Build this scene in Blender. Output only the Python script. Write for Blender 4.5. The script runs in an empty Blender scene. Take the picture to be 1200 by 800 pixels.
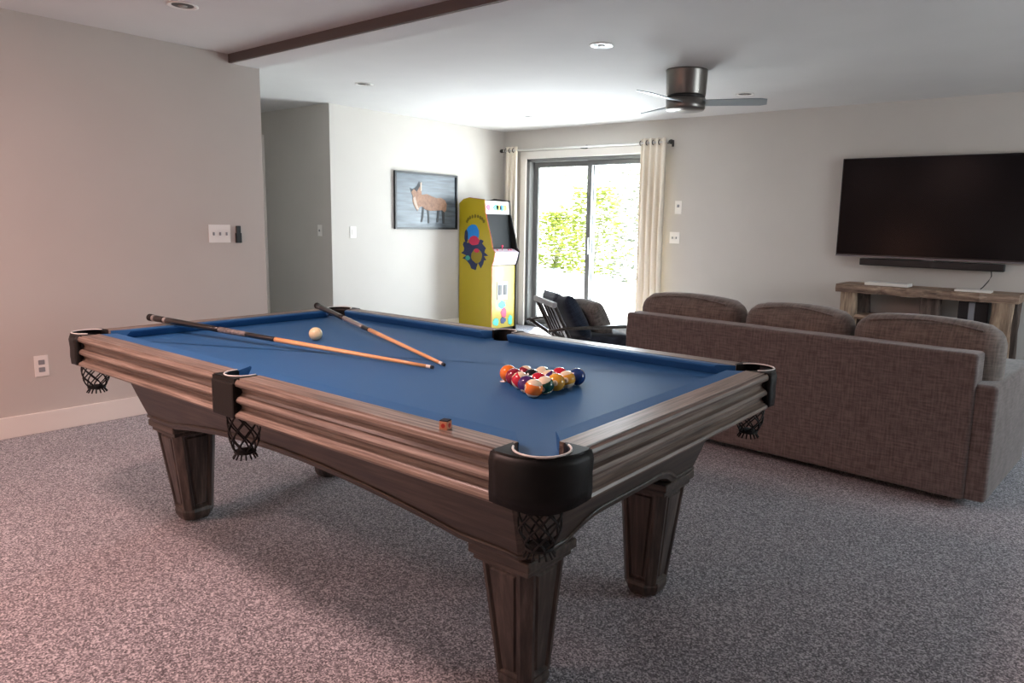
import bpy, bmesh, math, random
from mathutils import Vector, Matrix
random.seed(7)
sc = bpy.context.scene
COL = sc.collection
PI = math.pi

# ------------------------------------------------------------------ materials
def srgb(h):
    h = h.lstrip('#'); c = [int(h[i:i+2], 16)/255 for i in (0, 2, 4)]
    return tuple(x/12.92 if x <= .04045 else ((x+.055)/1.055)**2.4 for x in c) + (1,)

def newmat(name):
    m = bpy.data.materials.new(name); m.use_nodes = True
    nt = m.node_tree; b = nt.nodes['Principled BSDF']
    return m, nt, b

def plain(name, col, rough=.6, metal=0, spec=.5, coat=0, noise=0, nscale=30, bump=0, sheen=0):
    m, nt, b = newmat(name)
    c = srgb(col)
    b.inputs['Base Color'].default_value = c
    b.inputs['Roughness'].default_value = rough
    b.inputs['Metallic'].default_value = metal
    b.inputs['Specular IOR Level'].default_value = spec
    b.inputs['Coat Weight'].default_value = coat
    b.inputs['Sheen Weight'].default_value = sheen
    if noise or bump:
        tc = nt.nodes.new('ShaderNodeTexCoord'); n = nt.nodes.new('ShaderNodeTexNoise')
        n.inputs['Scale'].default_value = nscale; n.inputs['Detail'].default_value = 4
        nt.links.new(tc.outputs['Object'], n.inputs['Vector'])
        if noise:
            r = nt.nodes.new('ShaderNodeValToRGB')
            r.color_ramp.elements[0].position = .3; r.color_ramp.elements[1].position = .7
            r.color_ramp.elements[0].color = tuple(x*(1-noise) for x in c[:3]) + (1,)
            r.color_ramp.elements[1].color = tuple(min(1, x*(1+noise)) for x in c[:3]) + (1,)
            nt.links.new(n.outputs['Fac'], r.inputs['Fac']); nt.links.new(r.outputs['Color'], b.inputs['Base Color'])
        if bump:
            bp = nt.nodes.new('ShaderNodeBump'); bp.inputs['Strength'].default_value = bump
            bp.inputs['Distance'].default_value = .002
            nt.links.new(n.outputs['Fac'], bp.inputs['Height']); nt.links.new(bp.outputs['Normal'], b.inputs['Normal'])
    return m

def wood(name, c0, c1, c2, axis, stretch=18, scale=3.2, rough=.42, coat=.15, bump=.25, detail=8):
    """streaky wood grain running along one object axis"""
    m, nt, b = newmat(name)
    tc = nt.nodes.new('ShaderNodeTexCoord'); mp = nt.nodes.new('ShaderNodeMapping')
    s = [scale*stretch]*3; s[axis] = scale
    mp.inputs['Scale'].default_value = s
    nt.links.new(tc.outputs['Object'], mp.inputs['Vector'])
    n = nt.nodes.new('ShaderNodeTexNoise'); n.inputs['Scale'].default_value = 1
    n.inputs['Detail'].default_value = detail; n.inputs['Roughness'].default_value = .62
    n.inputs['Distortion'].default_value = .12
    nt.links.new(mp.outputs['Vector'], n.inputs['Vector'])
    r = nt.nodes.new('ShaderNodeValToRGB'); e = r.color_ramp.elements
    e[0].position = .30; e[0].color = srgb(c0); e[1].position = .72; e[1].color = srgb(c2)
    k = e.new(.5); k.color = srgb(c1)
    nt.links.new(n.outputs['Fac'], r.inputs['Fac']); nt.links.new(r.outputs['Color'], b.inputs['Base Color'])
    bp = nt.nodes.new('ShaderNodeBump'); bp.inputs['Strength'].default_value = bump; bp.inputs['Distance'].default_value = .0015
    nt.links.new(n.outputs['Fac'], bp.inputs['Height']); nt.links.new(bp.outputs['Normal'], b.inputs['Normal'])
    b.inputs['Roughness'].default_value = rough; b.inputs['Coat Weight'].default_value = coat
    b.inputs['Coat Roughness'].default_value = .25
    return m

def carpet_mat():
    m, nt, b = newmat('carpet')
    tc = nt.nodes.new('ShaderNodeTexCoord')
    def noise(scale, det, rgh=.6):
        n = nt.nodes.new('ShaderNodeTexNoise'); n.inputs['Scale'].default_value = scale
        n.inputs['Detail'].default_value = det; n.inputs['Roughness'].default_value = rgh
        nt.links.new(tc.outputs['Object'], n.inputs['Vector']); return n
    vo = nt.nodes.new('ShaderNodeTexVoronoi'); vo.inputs['Scale'].default_value = 215
    nt.links.new(tc.outputs['Object'], vo.inputs['Vector'])
    sx0 = nt.nodes.new('ShaderNodeSeparateXYZ'); nt.links.new(vo.outputs['Color'], sx0.inputs[0])
    n3 = noise(60, 3, .7); n2 = noise(1.3, 3)
    av = nt.nodes.new('ShaderNodeMixRGB'); av.inputs[0].default_value = .45
    nt.links.new(sx0.outputs[0], av.inputs[1]); nt.links.new(n3.outputs['Fac'], av.inputs[2])
    class N1: outputs = {'Fac': av.outputs[0]}
    n1 = N1
    r = nt.nodes.new('ShaderNodeValToRGB'); e = r.color_ramp.elements
    e[0].position = .20; e[0].color = srgb('#434145'); e[1].position = .80; e[1].color = srgb('#cfcbcf')
    k = e.new(.5); k.color = srgb('#7c787e')
    nt.links.new(n1.outputs['Fac'], r.inputs['Fac'])
    mx = nt.nodes.new('ShaderNodeMixRGB'); mx.blend_type = 'MULTIPLY'; mx.inputs[0].default_value = .25
    r2 = nt.nodes.new('ShaderNodeValToRGB'); r2.color_ramp.elements[0].position = .35; r2.color_ramp.elements[1].position = .65
    r2.color_ramp.elements[0].color = (.75, .75, .75, 1)
    nt.links.new(n2.outputs['Fac'], r2.inputs['Fac'])
    nt.links.new(r.outputs['Color'], mx.inputs[1]); nt.links.new(r2.outputs['Color'], mx.inputs[2])
    nt.links.new(mx.outputs['Color'], b.inputs['Base Color'])
    bp = nt.nodes.new('ShaderNodeBump'); bp.inputs['Strength'].default_value = .4; bp.inputs['Distance'].default_value = .004
    nt.links.new(n1.outputs['Fac'], bp.inputs['Height']); nt.links.new(bp.outputs['Normal'], b.inputs['Normal'])
    b.inputs['Roughness'].default_value = .95; b.inputs['Sheen Weight'].default_value = .25
    b.inputs['Specular IOR Level'].default_value = .1
    return m

def fabric(name, c0, c1, scale=220):
    """woven tweed: two crossed wave bands plus fleck"""
    m, nt, b = newmat(name)
    tc = nt.nodes.new('ShaderNodeTexCoord')
    outs = []
    for ax, st in ((0, (1, .12, .12)), (2, (.12, .12, 1))):
        mp = nt.nodes.new('ShaderNodeMapping'); mp.inputs['Scale'].default_value = st
        n = nt.nodes.new('ShaderNodeTexNoise'); n.inputs['Scale'].default_value = scale*.5; n.inputs['Detail'].default_value = 3
        nt.links.new(tc.outputs['Object'], mp.inputs['Vector']); nt.links.new(mp.outputs['Vector'], n.inputs['Vector'])
        outs.append(n.outputs['Fac'])
    a = nt.nodes.new('ShaderNodeMath'); a.operation = 'ADD'
    nt.links.new(outs[0], a.inputs[0]); nt.links.new(outs[1], a.inputs[1])
    h = nt.nodes.new('ShaderNodeMath'); h.operation = 'MULTIPLY'; h.inputs[1].default_value = .5
    nt.links.new(a.outputs[0], h.inputs[0])
    r = nt.nodes.new('ShaderNodeValToRGB'); r.color_ramp.elements[0].position = .38; r.color_ramp.elements[1].position = .62
    r.color_ramp.elements[0].color = srgb(c0); r.color_ramp.elements[1].color = srgb(c1)
    nt.links.new(h.outputs[0], r.inputs['Fac']); nt.links.new(r.outputs['Color'], b.inputs['Base Color'])
    bp = nt.nodes.new('ShaderNodeBump'); bp.inputs['Strength'].default_value = .3; bp.inputs['Distance'].default_value = .002
    nt.links.new(h.outputs[0], bp.inputs['Height']); nt.links.new(bp.outputs['Normal'], b.inputs['Normal'])
    b.inputs['Roughness'].default_value = .9; b.inputs['Sheen Weight'].default_value = .3
    b.inputs['Specular IOR Level'].default_value = .2
    return m

def glass_mat():
    m = bpy.data.materials.new('window_glass'); m.use_nodes = True; nt = m.node_tree
    for n in list(nt.nodes):
        if n.type == 'BSDF_PRINCIPLED': nt.nodes.remove(n)
    out = nt.nodes['Material Output']
    t = nt.nodes.new('ShaderNodeBsdfTransparent'); t.inputs[0].default_value = (.96, .98, .97, 1)
    g = nt.nodes.new('ShaderNodeBsdfGlossy'); g.inputs['Roughness'].default_value = .02
    lw = nt.nodes.new('ShaderNodeLayerWeight'); lw.inputs['Blend'].default_value = .5
    pw_ = nt.nodes.new('ShaderNodeMath'); pw_.operation = 'POWER'; pw_.inputs[1].default_value = 5; nt.links.new(lw.outputs['Facing'], pw_.inputs[0])
    f = nt.nodes.new('ShaderNodeMath'); f.operation = 'MULTIPLY_ADD'; f.inputs[1].default_value = .9; f.inputs[2].default_value = .03
    nt.links.new(pw_.outputs[0], f.inputs[0])
    mx = nt.nodes.new('ShaderNodeMixShader')
    nt.links.new(f.outputs[0], mx.inputs[0]); nt.links.new(t.outputs[0], mx.inputs[1]); nt.links.new(g.outputs[0], mx.inputs[2])
    nt.links.new(mx.outputs[0], out.inputs['Surface'])
    return m

M = {}
M['wall'] = plain('wall_paint', '#c3beb8', .7, noise=.015, nscale=3, bump=.04, spec=.3)
M['ceil'] = plain('ceiling_paint', '#d2d0ce', .85, noise=.02, nscale=2.5, spec=.2)
M['trim'] = plain('white_trim', '#e6e1da', .4)
M['carpet'] = carpet_mat()
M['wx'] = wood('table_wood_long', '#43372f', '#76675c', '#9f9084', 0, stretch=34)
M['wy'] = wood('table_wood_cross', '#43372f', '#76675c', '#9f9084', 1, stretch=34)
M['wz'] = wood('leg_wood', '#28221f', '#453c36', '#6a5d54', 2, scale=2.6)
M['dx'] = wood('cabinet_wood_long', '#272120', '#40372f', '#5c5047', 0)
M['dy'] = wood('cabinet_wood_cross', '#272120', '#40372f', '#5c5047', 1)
M['cloth'] = plain('blue_table_cloth', '#285c8f', .55, noise=.05, nscale=400, bump=.08, sheen=0, spec=.3)
M['leather'] = plain('black_leather', '#0a0b0a', .5, spec=.3, noise=.1, nscale=90, bump=.2)
M['net'] = plain('black_net', '#0d0c0c', .7)
M['rimw'] = plain('pale_pocket_liner', '#d9d7d2', .4)
M['hole'] = plain('pocket_inside', '#0a0a0a', .8)
M['maple'] = wood('cue_maple', '#d69a62', '#e3ab74', '#efbf8c', 2, scale=2, stretch=30, rough=.25, coat=.4, bump=.02)
M['cueblack'] = plain('cue_black', '#151414', .3, coat=.3)
M['cuewrap'] = plain('cue_marbled_wrap', '#6f6c6a', .5, noise=.6, nscale=90)
M['silver'] = plain('cue_silver', '#a8a5a2', .35, metal=.6)
M['ferrule'] = plain('cue_ferrule', '#eadfcf', .35)
M['tip'] = plain('cue_tip', '#2a2f36', .8)
M['sofa'] = fabric('sofa_tweed', '#574e4b', '#776c69')
M['cushion'] = fabric('sofa_cushion_tweed', '#59504b', '#7b7069')
M['feltdark'] = plain('dark_underside', '#1c1a19', .9)
M['tvscreen'] = plain('tv_screen', '#07070b', .22, spec=.12)
M['tvframe'] = plain('tv_bezel', '#101013', .35)
M['tvsilver'] = plain('tv_silver_strip', '#77777c', .35, metal=.6)
M['black'] = plain('black_plastic', '#121214', .45)
M['greyp'] = plain('grey_plastic', '#8d8f93', .4)
M['white'] = plain('white_plastic', '#ece9e4', .35)
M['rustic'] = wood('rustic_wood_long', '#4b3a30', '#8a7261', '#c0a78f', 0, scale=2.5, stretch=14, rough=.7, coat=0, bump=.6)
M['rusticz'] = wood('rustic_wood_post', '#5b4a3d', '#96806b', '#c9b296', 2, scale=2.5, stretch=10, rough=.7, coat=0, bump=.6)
M['rustic_shade'] = wood('rustic_wood_shaded', '#2e2521', '#51433c', '#75655b', 2, scale=3, stretch=10, rough=.7, coat=0, bump=.5)  # darker copy for legs set back, shade put into the colour
M['chairwood'] = wood('chair_dark_wood', '#1d1916', '#2f2925', '#463d37', 0, rough=.4)
M['chairseat'] = fabric('chair_dark_fabric', '#1d2129', '#2f3642')
M['pnavy'] = fabric('navy_pillow', '#1c2533', '#2b3748')
M['pblue'] = fabric('slate_pillow', '#3b444f', '#5c6873')
M['pgrey'] = fabric('grey_pillow', '#56524e', '#85807a')
M['curtain'] = plain('cream_curtain', '#e9dfcf', .9, noise=.03, nscale=60, sheen=.2)
M['rod'] = plain('white_curtain_rod', '#d8d6d2', .35)
M['grommet'] = plain('dark_grommet', '#3a3836', .35, metal=.7)
M['doorframe'] = plain('shaded_white_vinyl', '#6c6d6c', .4)  # white vinyl; its shade is put into the grey base colour
M['glass'] = glass_mat()
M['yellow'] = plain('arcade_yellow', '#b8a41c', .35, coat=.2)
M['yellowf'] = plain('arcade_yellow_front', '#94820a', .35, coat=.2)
M['ared'] = plain('art_red', '#c92b52', .4)
M['ablue'] = plain('art_blue', '#1d86d8', .4)
M['anavy'] = plain('art_navy', '#1d2c56', .4)
M['agreen'] = plain('art_green', '#3aa58f', .4)
M['adyel'] = plain('art_dark_yellow', '#6e6418', .4)
M['apink'] = plain('art_pink', '#dcbfc8', .4)
M['redtrim'] = plain('arcade_red_edge', '#a02a26', .4)
M['fan'] = plain('fan_brushed_nickel', '#77736f', .32, metal=.85)
M['fand'] = plain('fan_dark_band', '#1f1e1e', .4)
M['blade'] = plain('fan_blade_silver', '#8e979b', .4, metal=.25)
M['candark'] = plain('recessed_can_inside', '#4b4643', .45, metal=.3)
M['bulb'] = plain('frosted_bulb', '#9b948f', .4)
M['pground'] = None
M['snow'] = plain('pale_patio', '#dcdcd8', .9, noise=.05, nscale=2)
M['leafg'] = plain('leaf_yellow_green', '#757f30', .6, noise=.25, nscale=3)
M['leafp'] = plain('leaf_pale_green', '#6c6f60', .6, noise=.2, nscale=3)
for k_ in ('leafg', 'leafp'):
    nt_ = M[k_].node_tree; pb = nt_.nodes['Principled BSDF']; tr_ = nt_.nodes.new('ShaderNodeBsdfTranslucent'); mx_ = nt_.nodes.new('ShaderNodeMixShader')
    mx_.inputs[0].default_value = .55
    src = pb.inputs['Base Color'].links[0].from_socket
    nt_.links.new(src, tr_.inputs['Color']); nt_.links.new(pb.outputs[0], mx_.inputs[1]); nt_.links.new(tr_.outputs[0], mx_.inputs[2])
    nt_.links.new(mx_.outputs[0], nt_.nodes['Material Output'].inputs['Surface'])
M['bark'] = plain('pale_bark', '#a59e95', .9, noise=.2, nscale=8)
M['picframe'] = plain('black_picture_frame', '#1a1b1e', .4)
M['mooset'] = plain('moose_tan', '#8f6b56', .6, noise=.3, nscale=28)
M['moosed'] = plain('moose_dark', '#2a2c30', .6)
M['moosel'] = plain('moose_pale', '#b5a294', .6)

def plank_mat():
    m, nt, b = newmat('blue_grey_planks')
    tc = nt.nodes.new('ShaderNodeTexCoord')
    mp = nt.nodes.new('ShaderNodeMapping'); mp.inputs['Scale'].default_value = (1, 2, 22)
    n = nt.nodes.new('ShaderNodeTexNoise'); n.inputs['Scale'].default_value = 1.6; n.inputs['Detail'].default_value = 4
    nt.links.new(tc.outputs['Object'], mp.inputs['Vector']); nt.links.new(mp.outputs['Vector'], n.inputs['Vector'])
    r = nt.nodes.new('ShaderNodeValToRGB'); r.color_ramp.elements[0].position = .3; r.color_ramp.elements[1].position = .7
    r.color_ramp.elements[0].color = srgb('#363e46'); r.color_ramp.elements[1].color = srgb('#5f6974')
    nt.links.new(n.outputs['Fac'], r.inputs['Fac']); nt.links.new(r.outputs['Color'], b.inputs['Base Color'])
    b.inputs['Roughness'].default_value = .35
    return m
M['planks'] = plank_mat()

# ------------------------------------------------------------------ mesh helpers
def obj(name, bm, mat, parent=None, smooth=False, mods=()):
    me = bpy.data.meshes.new(name)
    bmesh.ops.recalc_face_normals(bm, faces=bm.faces)
    bm.to_mesh(me); bm.free()
    for mm in (mat if isinstance(mat, (list, tuple)) else [mat]): me.materials.append(mm)
    if smooth:
        for p in me.polygons: p.use_smooth = True
    o = bpy.data.objects.new(name, me); COL.objects.link(o)
    if parent is not None: o.parent = parent
    return o

def thing(name, label, cat, loc=(0, 0, 0), rz=0, group=None):
    o = bpy.data.objects.new(name, None); COL.objects.link(o)
    o.empty_display_size = .1
    o.location = loc; o.rotation_euler = (0, 0, rz)
    return tag(o, label, cat, group)

def tag(o, label, cat, group=None, kind=None):
    o['label'] = label; o['category'] = cat
    if group: o['group'] = group
    if kind: o['kind'] = kind
    return o

def struct(name, bm, mat, parent=None, label=None):
    o = obj(name, bm, mat, parent)
    if parent is None:
        o['kind'] = 'structure'
        if label: o['label'] = label
    return o

def box(bm, x0, x1, y0, y1, z0, z1, bevel=0, seg=2, mat=None):
    mt = mat if mat is not None else Matrix.Identity(4)
    T = mt @ Matrix.Translation(((x0+x1)/2, (y0+y1)/2, (z0+z1)/2)) @ Matrix.Diagonal((abs(x1-x0), abs(y1-y0), abs(z1-z0), 1))
    r = bmesh.ops.create_cube(bm, size=1, matrix=T)
    vs = r['verts']
    if bevel:
        es = list({e for v in vs for e in v.link_edges})
        bmesh.ops.bevel(bm, geom=es, offset=bevel, segments=seg, affect='EDGES', profile=.6)
    return bm

def nb(): return bmesh.new()
def bx(*a, **k): return box(nb(), *a, **k)

def prism(bm, pts, z0, z1, M4=None, bevel=0):
    """extrude an XY outline from z0 to z1 (then transform by M4)"""
    M4 = M4 or Matrix.Identity(4)
    a = [bm.verts.new(M4 @ Vector((x, y, z0))) for x, y in pts]
    b = [bm.verts.new(M4 @ Vector((x, y, z1))) for x, y in pts]
    n = len(pts)
    fs = [bm.faces.new(a[::-1]), bm.faces.new(b)]
    for i in range(n): fs.append(bm.faces.new((a[i], a[(i+1) % n], b[(i+1) % n], b[i])))
    if bevel:
        es = list(set(fs[0].edges) | set(fs[1].edges))
        bmesh.ops.bevel(bm, geom=es, offset=bevel, segments=2, affect='EDGES')
    return bm

def lathe(bm, prof, seg=24, M4=None, cap=True):
    """prof: list of (r, z)"""
    M4 = M4 or Matrix.Identity(4)
    rings = []
    for r, z in prof:
        rings.append([bm.verts.new(M4 @ Vector((r*math.cos(2*PI*i/seg), r*math.sin(2*PI*i/seg), z))) for i in range(seg)])
    for a, b in zip(rings, rings[1:]):
        for i in range(seg): bm.faces.new((a[i], a[(i+1) % seg], b[(i+1) % seg], b[i]))
    if cap:
        bm.faces.new(rings[0][::-1]); bm.faces.new(rings[-1])
    return bm

def tube(bm, pts, r, seg=8, closed=False, flat=None):
    pts = [Vector(p) for p in pts]; n = len(pts); rings = []
    for i, p in enumerate(pts):
        if closed: t = pts[(i+1) % n] - pts[i-1]
        else: t = pts[min(i+1, n-1)] - pts[max(i-1, 0)]
        t.normalize()
        u = Vector((0, 0, 1)) if abs(t.z) < .9 else Vector((1, 0, 0))
        a = t.cross(u).normalized(); b = a.cross(t).normalized()
        rr = r[i] if isinstance(r, (list, tuple)) else r
        fa = flat if flat else 1
        rings.append([bm.verts.new(p + a*rr*math.cos(2*PI*k/seg) + b*rr*fa*math.sin(2*PI*k/seg)) for k in range(seg)])
    m = n if closed else n-1
    for i in range(m):
        A, B = rings[i], rings[(i+1) % n]
        for k in range(seg): bm.faces.new((A[k], A[(k+1) % seg], B[(k+1) % seg], B[k]))
    if not closed:
        bm.faces.new(rings[0][::-1]); bm.faces.new(rings[-1])
    return bm

def sweep(bm, prof, p0, p1, out, up=Vector((0, 0, 1))):
    """closed cross-section prof [(outward, up)] swept straight p0->p1"""
    p0, p1, out = Vector(p0), Vector(p1), Vector(out)
    A = [bm.verts.new(p0 + out*d + up*z) for d, z in prof]
    B = [bm.verts.new(p1 + out*d + up*z) for d, z in prof]
    n = len(prof)
    bm.faces.new(A); bm.faces.new(B[::-1])
    for i in range(n): bm.faces.new((A[i], B[i], B[(i+1) % n], A[(i+1) % n]))
    return bm

def superpillow(w, h, t, seg=14, sq=.35, corner=.06):
    """plump cushion: w along x, h along z, t along y (centre at origin)"""
    bm = nb()
    grid = {}
    def prof(u):  # 0..1 from centre to edge
        return max(0, 1-abs(u)**3.2)**.5
    for side in (1, -1):
        for i in range(seg+1):
            for j in range(seg+1):
                u = -1+2*i/seg; v = -1+2*j/seg
                d = t/2*(prof(u)*prof(v))**.8
                # pull edges in slightly between corners
                x = w/2*u*(1-.04*(1-v*v)*abs(u)); z = h/2*v*(1-.04*(1-u*u)*abs(v))
                edge = i in (0, seg) or j in (0, seg)
                if edge and side == -1: continue
                grid[(side, i, j)] = bm.verts.new((x, side*(0 if edge else d), z))
    def g(s, i, j):
        return grid.get((s, i, j)) or grid[(1, i, j)]
    for s in (1, -1):
        for i in range(seg):
            for j in range(seg):
                f = [g(s, i, j), g(s, i+1, j), g(s, i+1, j+1), g(s, i, j+1)]
                if s == 1: f.reverse()
                bm.faces.new(f)
    return bm

# ------------------------------------------------------------------ room shell
def cuboid(name, *a, mat=None, **k): return struct(name, bx(*a), mat or M['wall'], **k)
ZN, ZF, YB = 2.405, 2.44, 7.05
XP, XL, XR, YR = -6.39, -4.98, 2.4, -2.6
fl = cuboid('floor', -9, XR+.1, YR-.1, YB+.12, -.06, 0, mat=M['carpet'])
cuboid('ceiling', -9, XR+.1, YR-.1, 2.70, ZN, ZN+.14, mat=M['ceil'])
cuboid('ceiling_far', -9, XR+.1, 2.88, YB+.15, ZF, ZF+.12, mat=M['ceil'])
bm = nb()   # dropped beam between the two ceilings
pr_ = [(2.69, ZN), (2.69, 2.345), (2.885, 2.345), (2.885, ZF), (2.885, ZF+.1), (2.69, ZF+.1)]
prism(bm, [(y, z) for y, z in pr_], -5.0, XR, Matrix(((0, 0, 1, 0), (1, 0, 0, 0), (0, 1, 0, 0), (0, 0, 0, 1))))
struct('trim_1', bm, M['ceil'], label='dropped ceiling beam painted white')
tr = struct('trim_2', bx(-4.98, XR, 2.672, 2.69, 2.347, ZN), plain('taupe_strip', '#5f5652', .6), label='dark taupe strip on the front of the ceiling beam')  # thin strip over the beam front, darker than the ceiling paint
cuboid('wall_left', XL-.12, XL, YR, 2.90, 0, ZF)
cuboid('wall_hall_near', -8.6, XL-.12, 2.78, 2.90, 0, ZF)
cuboid('wall_hall_far', -8.6, XP, 4.455, 4.575, 0, ZF)
cuboid('wall_hall_end', -8.72, -8.6, 2.78, 4.575, 0, ZF)
cuboid('wall_alcove', XP-.12, XP, 4.575, YB, 0, ZF)
bm = nb(); wy0, wy1, wz0, wz1 = 3.9, 5.9, .85, 2.05      # right wall, its unseen window added to let in fill light
box(bm, XR, XR+.12, YR, wy0, 0, ZF); box(bm, XR, XR+.12, wy1, YB, 0, ZF)
box(bm, XR, XR+.12, wy0, wy1, 0, wz0); box(bm, XR, XR+.12, wy0, wy1, wz1, ZF)
struct('wall_right', bm, M['wall'])
bm = nb()
for a in ((wy0, wy0+.06, wz0, wz1), (wy1-.06, wy1, wz0, wz1), (wy0, wy1, wz0, wz0+.06), (wy0, wy1, wz1-.06, wz1), (4.87, 4.93, wz0, wz1)):
    box(bm, XR+.02, XR+.09, *a)
w1 = struct('fill_window_1', bm, M['trim'], label='added white framed window on the right wall, out of view')
struct('glass_pane', bx(XR+.05, XR+.056, wy0+.06, wy1-.06, wz0+.06, wz1-.06), M['glass'], parent=w1)
DX0, DX1, DZ = -5.99, -4.12, 2.09
bm = nb()
box(bm, XP-.12, DX0, YB, YB+.15, 0, ZF); box(bm, DX1, XR+.12, YB, YB+.15, 0, ZF); box(bm, DX0, DX1, YB, YB+.15, DZ, ZF)
struct('wall_back', bm, M['wall'])
cuboid('wall_rear', XL-.12, XR+.12, YR-.12, YR, 0, ZN)
# baseboards
for nm, a in {'baseboard_left': (XL, XL+.016, YR, 2.90, 0, .125), 'baseboard_back': (DX1+.08, XR, YB-.016, YB, 0, .125),
              'baseboard_alcove': (XP, XP+.016, 4.46, YB, 0, .125), 'baseboard_hall': (-7.55, XP, 4.439, 4.455, 0, .125)}.items():
    struct(nm, box(nb(), *a, bevel=.004), M['trim'])
# door casing down the hall
bm = nb(); box(bm, -7.68, -7.6, 4.43, 4.455, 0, 2.12, .003); box(bm, -8.5, -7.6, 4.43, 4.455, 2.12, 2.2, .003)
d2 = struct('door_2', bm, M['trim'], label='white door casing at the end of the hall')
struct('door_panel', bx(-8.45, -7.68, 4.44, 4.456, .01, 2.12), M['trim'], parent=d2)

# ------------------------------------------------------------------ sliding glass door
bm = nb()   # white casing around the opening
box(bm, DX0-.085, DX0, YB-.03, YB, 0, DZ+.085, .004); box(bm, DX1, DX1+.085, YB-.03, YB, 0, DZ+.085, .004)
box(bm, DX0-.085, DX1+.085, YB-.032, YB, DZ, DZ+.085, .004)
d1 = struct('door_1', bm, M['trim'], label='sliding glass patio door')
bm = nb()
box(bm, DX0, DX0+.045, YB, YB+.14, 0, DZ); box(bm, DX1-.045, DX1, YB, YB+.14, 0, DZ)
box(bm, DX0, DX1, YB, YB+.14, DZ-.04, DZ); box(bm, DX0, DX1, YB, YB+.14, 0, .035)
struct('door_frame', bm, M['doorframe'], parent=d1)
xm = (DX0+DX1)/2
for x0, x1, y in ((DX0+.045, xm+.035, YB+.09), (xm-.035, DX1-.045, YB+.04)):
    bm = nb(); s = .064
    box(bm, x0, x0+s, y, y+.04, .035, DZ-.04, .004); box(bm, x1-s, x1, y, y+.04, .035, DZ-.04, .004)
    box(bm, x0+s, x1-s, y, y+.04, .035, .12, .004); box(bm, x0+s, x1-s, y, y+.04, DZ-.10, DZ-.04, .004)
    p = struct('sliding_panel', bm, M['doorframe'], parent=d1)
    struct('glass_pane', bx(x0+s, x1-s, y+.017, y+.022, .12, DZ-.10), M['glass'], parent=p)
bm = nb(); box(bm, xm+.0, xm+.02, YB+.01, YB+.04, .95, 1.15, .004)
struct('door_handle', bm, M['doorframe'], parent=d1)

# ------------------------------------------------------------------ curtains
def curtain(x0, x1, y, ztop, folds, amp, label):
    t = thing('curtain', label, 'curtain', ((x0+x1)/2, y, 0), 0, 'curtains on the patio door rod')
    bm = nb(); nx, nz = folds*12, 24; w = x1-x0; rows = []
    for j in range(nz+1):
        z = .03+(ztop-.03)*j/nz; fl_ = 1-.25*(j/nz); row = []
        for i in range(nx+1):
            u = i/nx; ph = u*folds*2*PI
            dy = amp*math.sin(ph)*(1.0+.25*math.sin(3*u+4*z)) ; dx = .012*math.sin(ph*2+z*2)*(1-j/nz)
            row.append(bm.verts.new((-w/2+w*u*(1) + dx, dy*fl_, z)))
        rows.append(row)
    for a, b in zip(rows, rows[1:]):
        for i in range(nx): bm.faces.new((a[i], a[i+1], b[i+1], b[i]))
    o = obj('curtain_cloth', bm, M['curtain'], t, True)
    sm = o.modifiers.new('thick', 'SOLIDIFY'); sm.thickness = .003
    for k in range(folds*2):
        u = (k+.5)/(folds*2)
        if k % 2: continue
        # grommet ring where the rod threads the cloth
        bm = nb(); cx = -w/2+w*(k/(folds*2))
        tube(bm, [(cx, .024*math.cos(a), 2.19+.024*math.sin(a)) for a in [2*PI*q/16 for q in range(16)]], .005, 6, closed=True)
        obj('grommet', bm, M['grommet'], t, True)
    return t
YC = 6.93
curtain(-4.27, -3.96, YC, 2.235, 4, .035, 'cream curtain gathered at the right side of the patio door')
curtain(-6.24, -6.05, YC, 2.235, 3, .03, 'narrow cream curtain in the corner behind the yellow arcade cabinet')
t = thing('curtain_rod', 'white curtain rod above the sliding patio door', 'curtain rod', (0, YC, 2.19))
bm = nb(); tube(bm, [(-6.30, 0, 0), (-3.93, 0, 0)], .011, 12); obj('rod', bm, M['rod'], t, True)
for x in (-6.31, -3.90):
    bm = nb(); bmesh.ops.create_uvsphere(bm, u_segments=14, v_segments=10, radius=.024, matrix=Matrix.Translation((x, 0, 0)) @ Matrix.Diagonal((1.3, 1, 1, 1)))
    obj('finial', bm, M['grommet'], t, True)
for x in (-5.08, -3.94, -6.29):
    bm = nb(); tube(bm, [(x, .12, -.01), (x, .0, -.014)], .006, 8); box(bm, x-.012, x+.012, .112, .12, -.04, .03)
    obj('bracket', bm, M['grommet'], t)

# ------------------------------------------------------------------ pool table
TC = Vector((-2.16, 1.789, 0)); TA = math.radians(1.367)
TM = Matrix.Translation(TC) @ Matrix.Rotation(TA, 4, 'Z')
tb = thing('pool_table', 'grey-brown wooden pool table with blue cloth and black leather pockets', 'pool table', TC, TA)
HX, HY, ZT, ZS = 1.262, .6945, .820, .785
CP = (1.186, .620, .062)      # corner pocket circle
SP = (0, .632, .052)
def arc(cx, cy, r, a0, a1, n=10):
    return [(cx+r*math.cos(math.radians(a0+(a1-a0)*i/n)), cy+r*math.sin(math.radians(a0+(a1-a0)*i/n))) for i in range(n+1)]
# slate bed with bites for the pockets (one quadrant mirrored)
bxh, byh = 1.19, .622
q = []
cut = CP[2]
q1 = [(bxh, .0), (bxh, CP[1]-.056)] + arc(CP[0], CP[1], CP[2], -70, -200, 10) + [(SP[0]+.052, byh)] + arc(SP[0], SP[1], SP[2], -12, -90, 6)
def mir(pts, sx, sy): return [(x*sx, y*sy) for x, y in pts]
outline = q1 + mir(q1, -1, 1)[::-1][1:] + mir(q1, -1, -1)[1:] + mir(q1, 1, -1)[::-1][1:-1]
bm = nb(); prism(bm, outline, ZS-.03, ZS); obj('playing_surface', bm, M['cloth'], tb)
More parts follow.
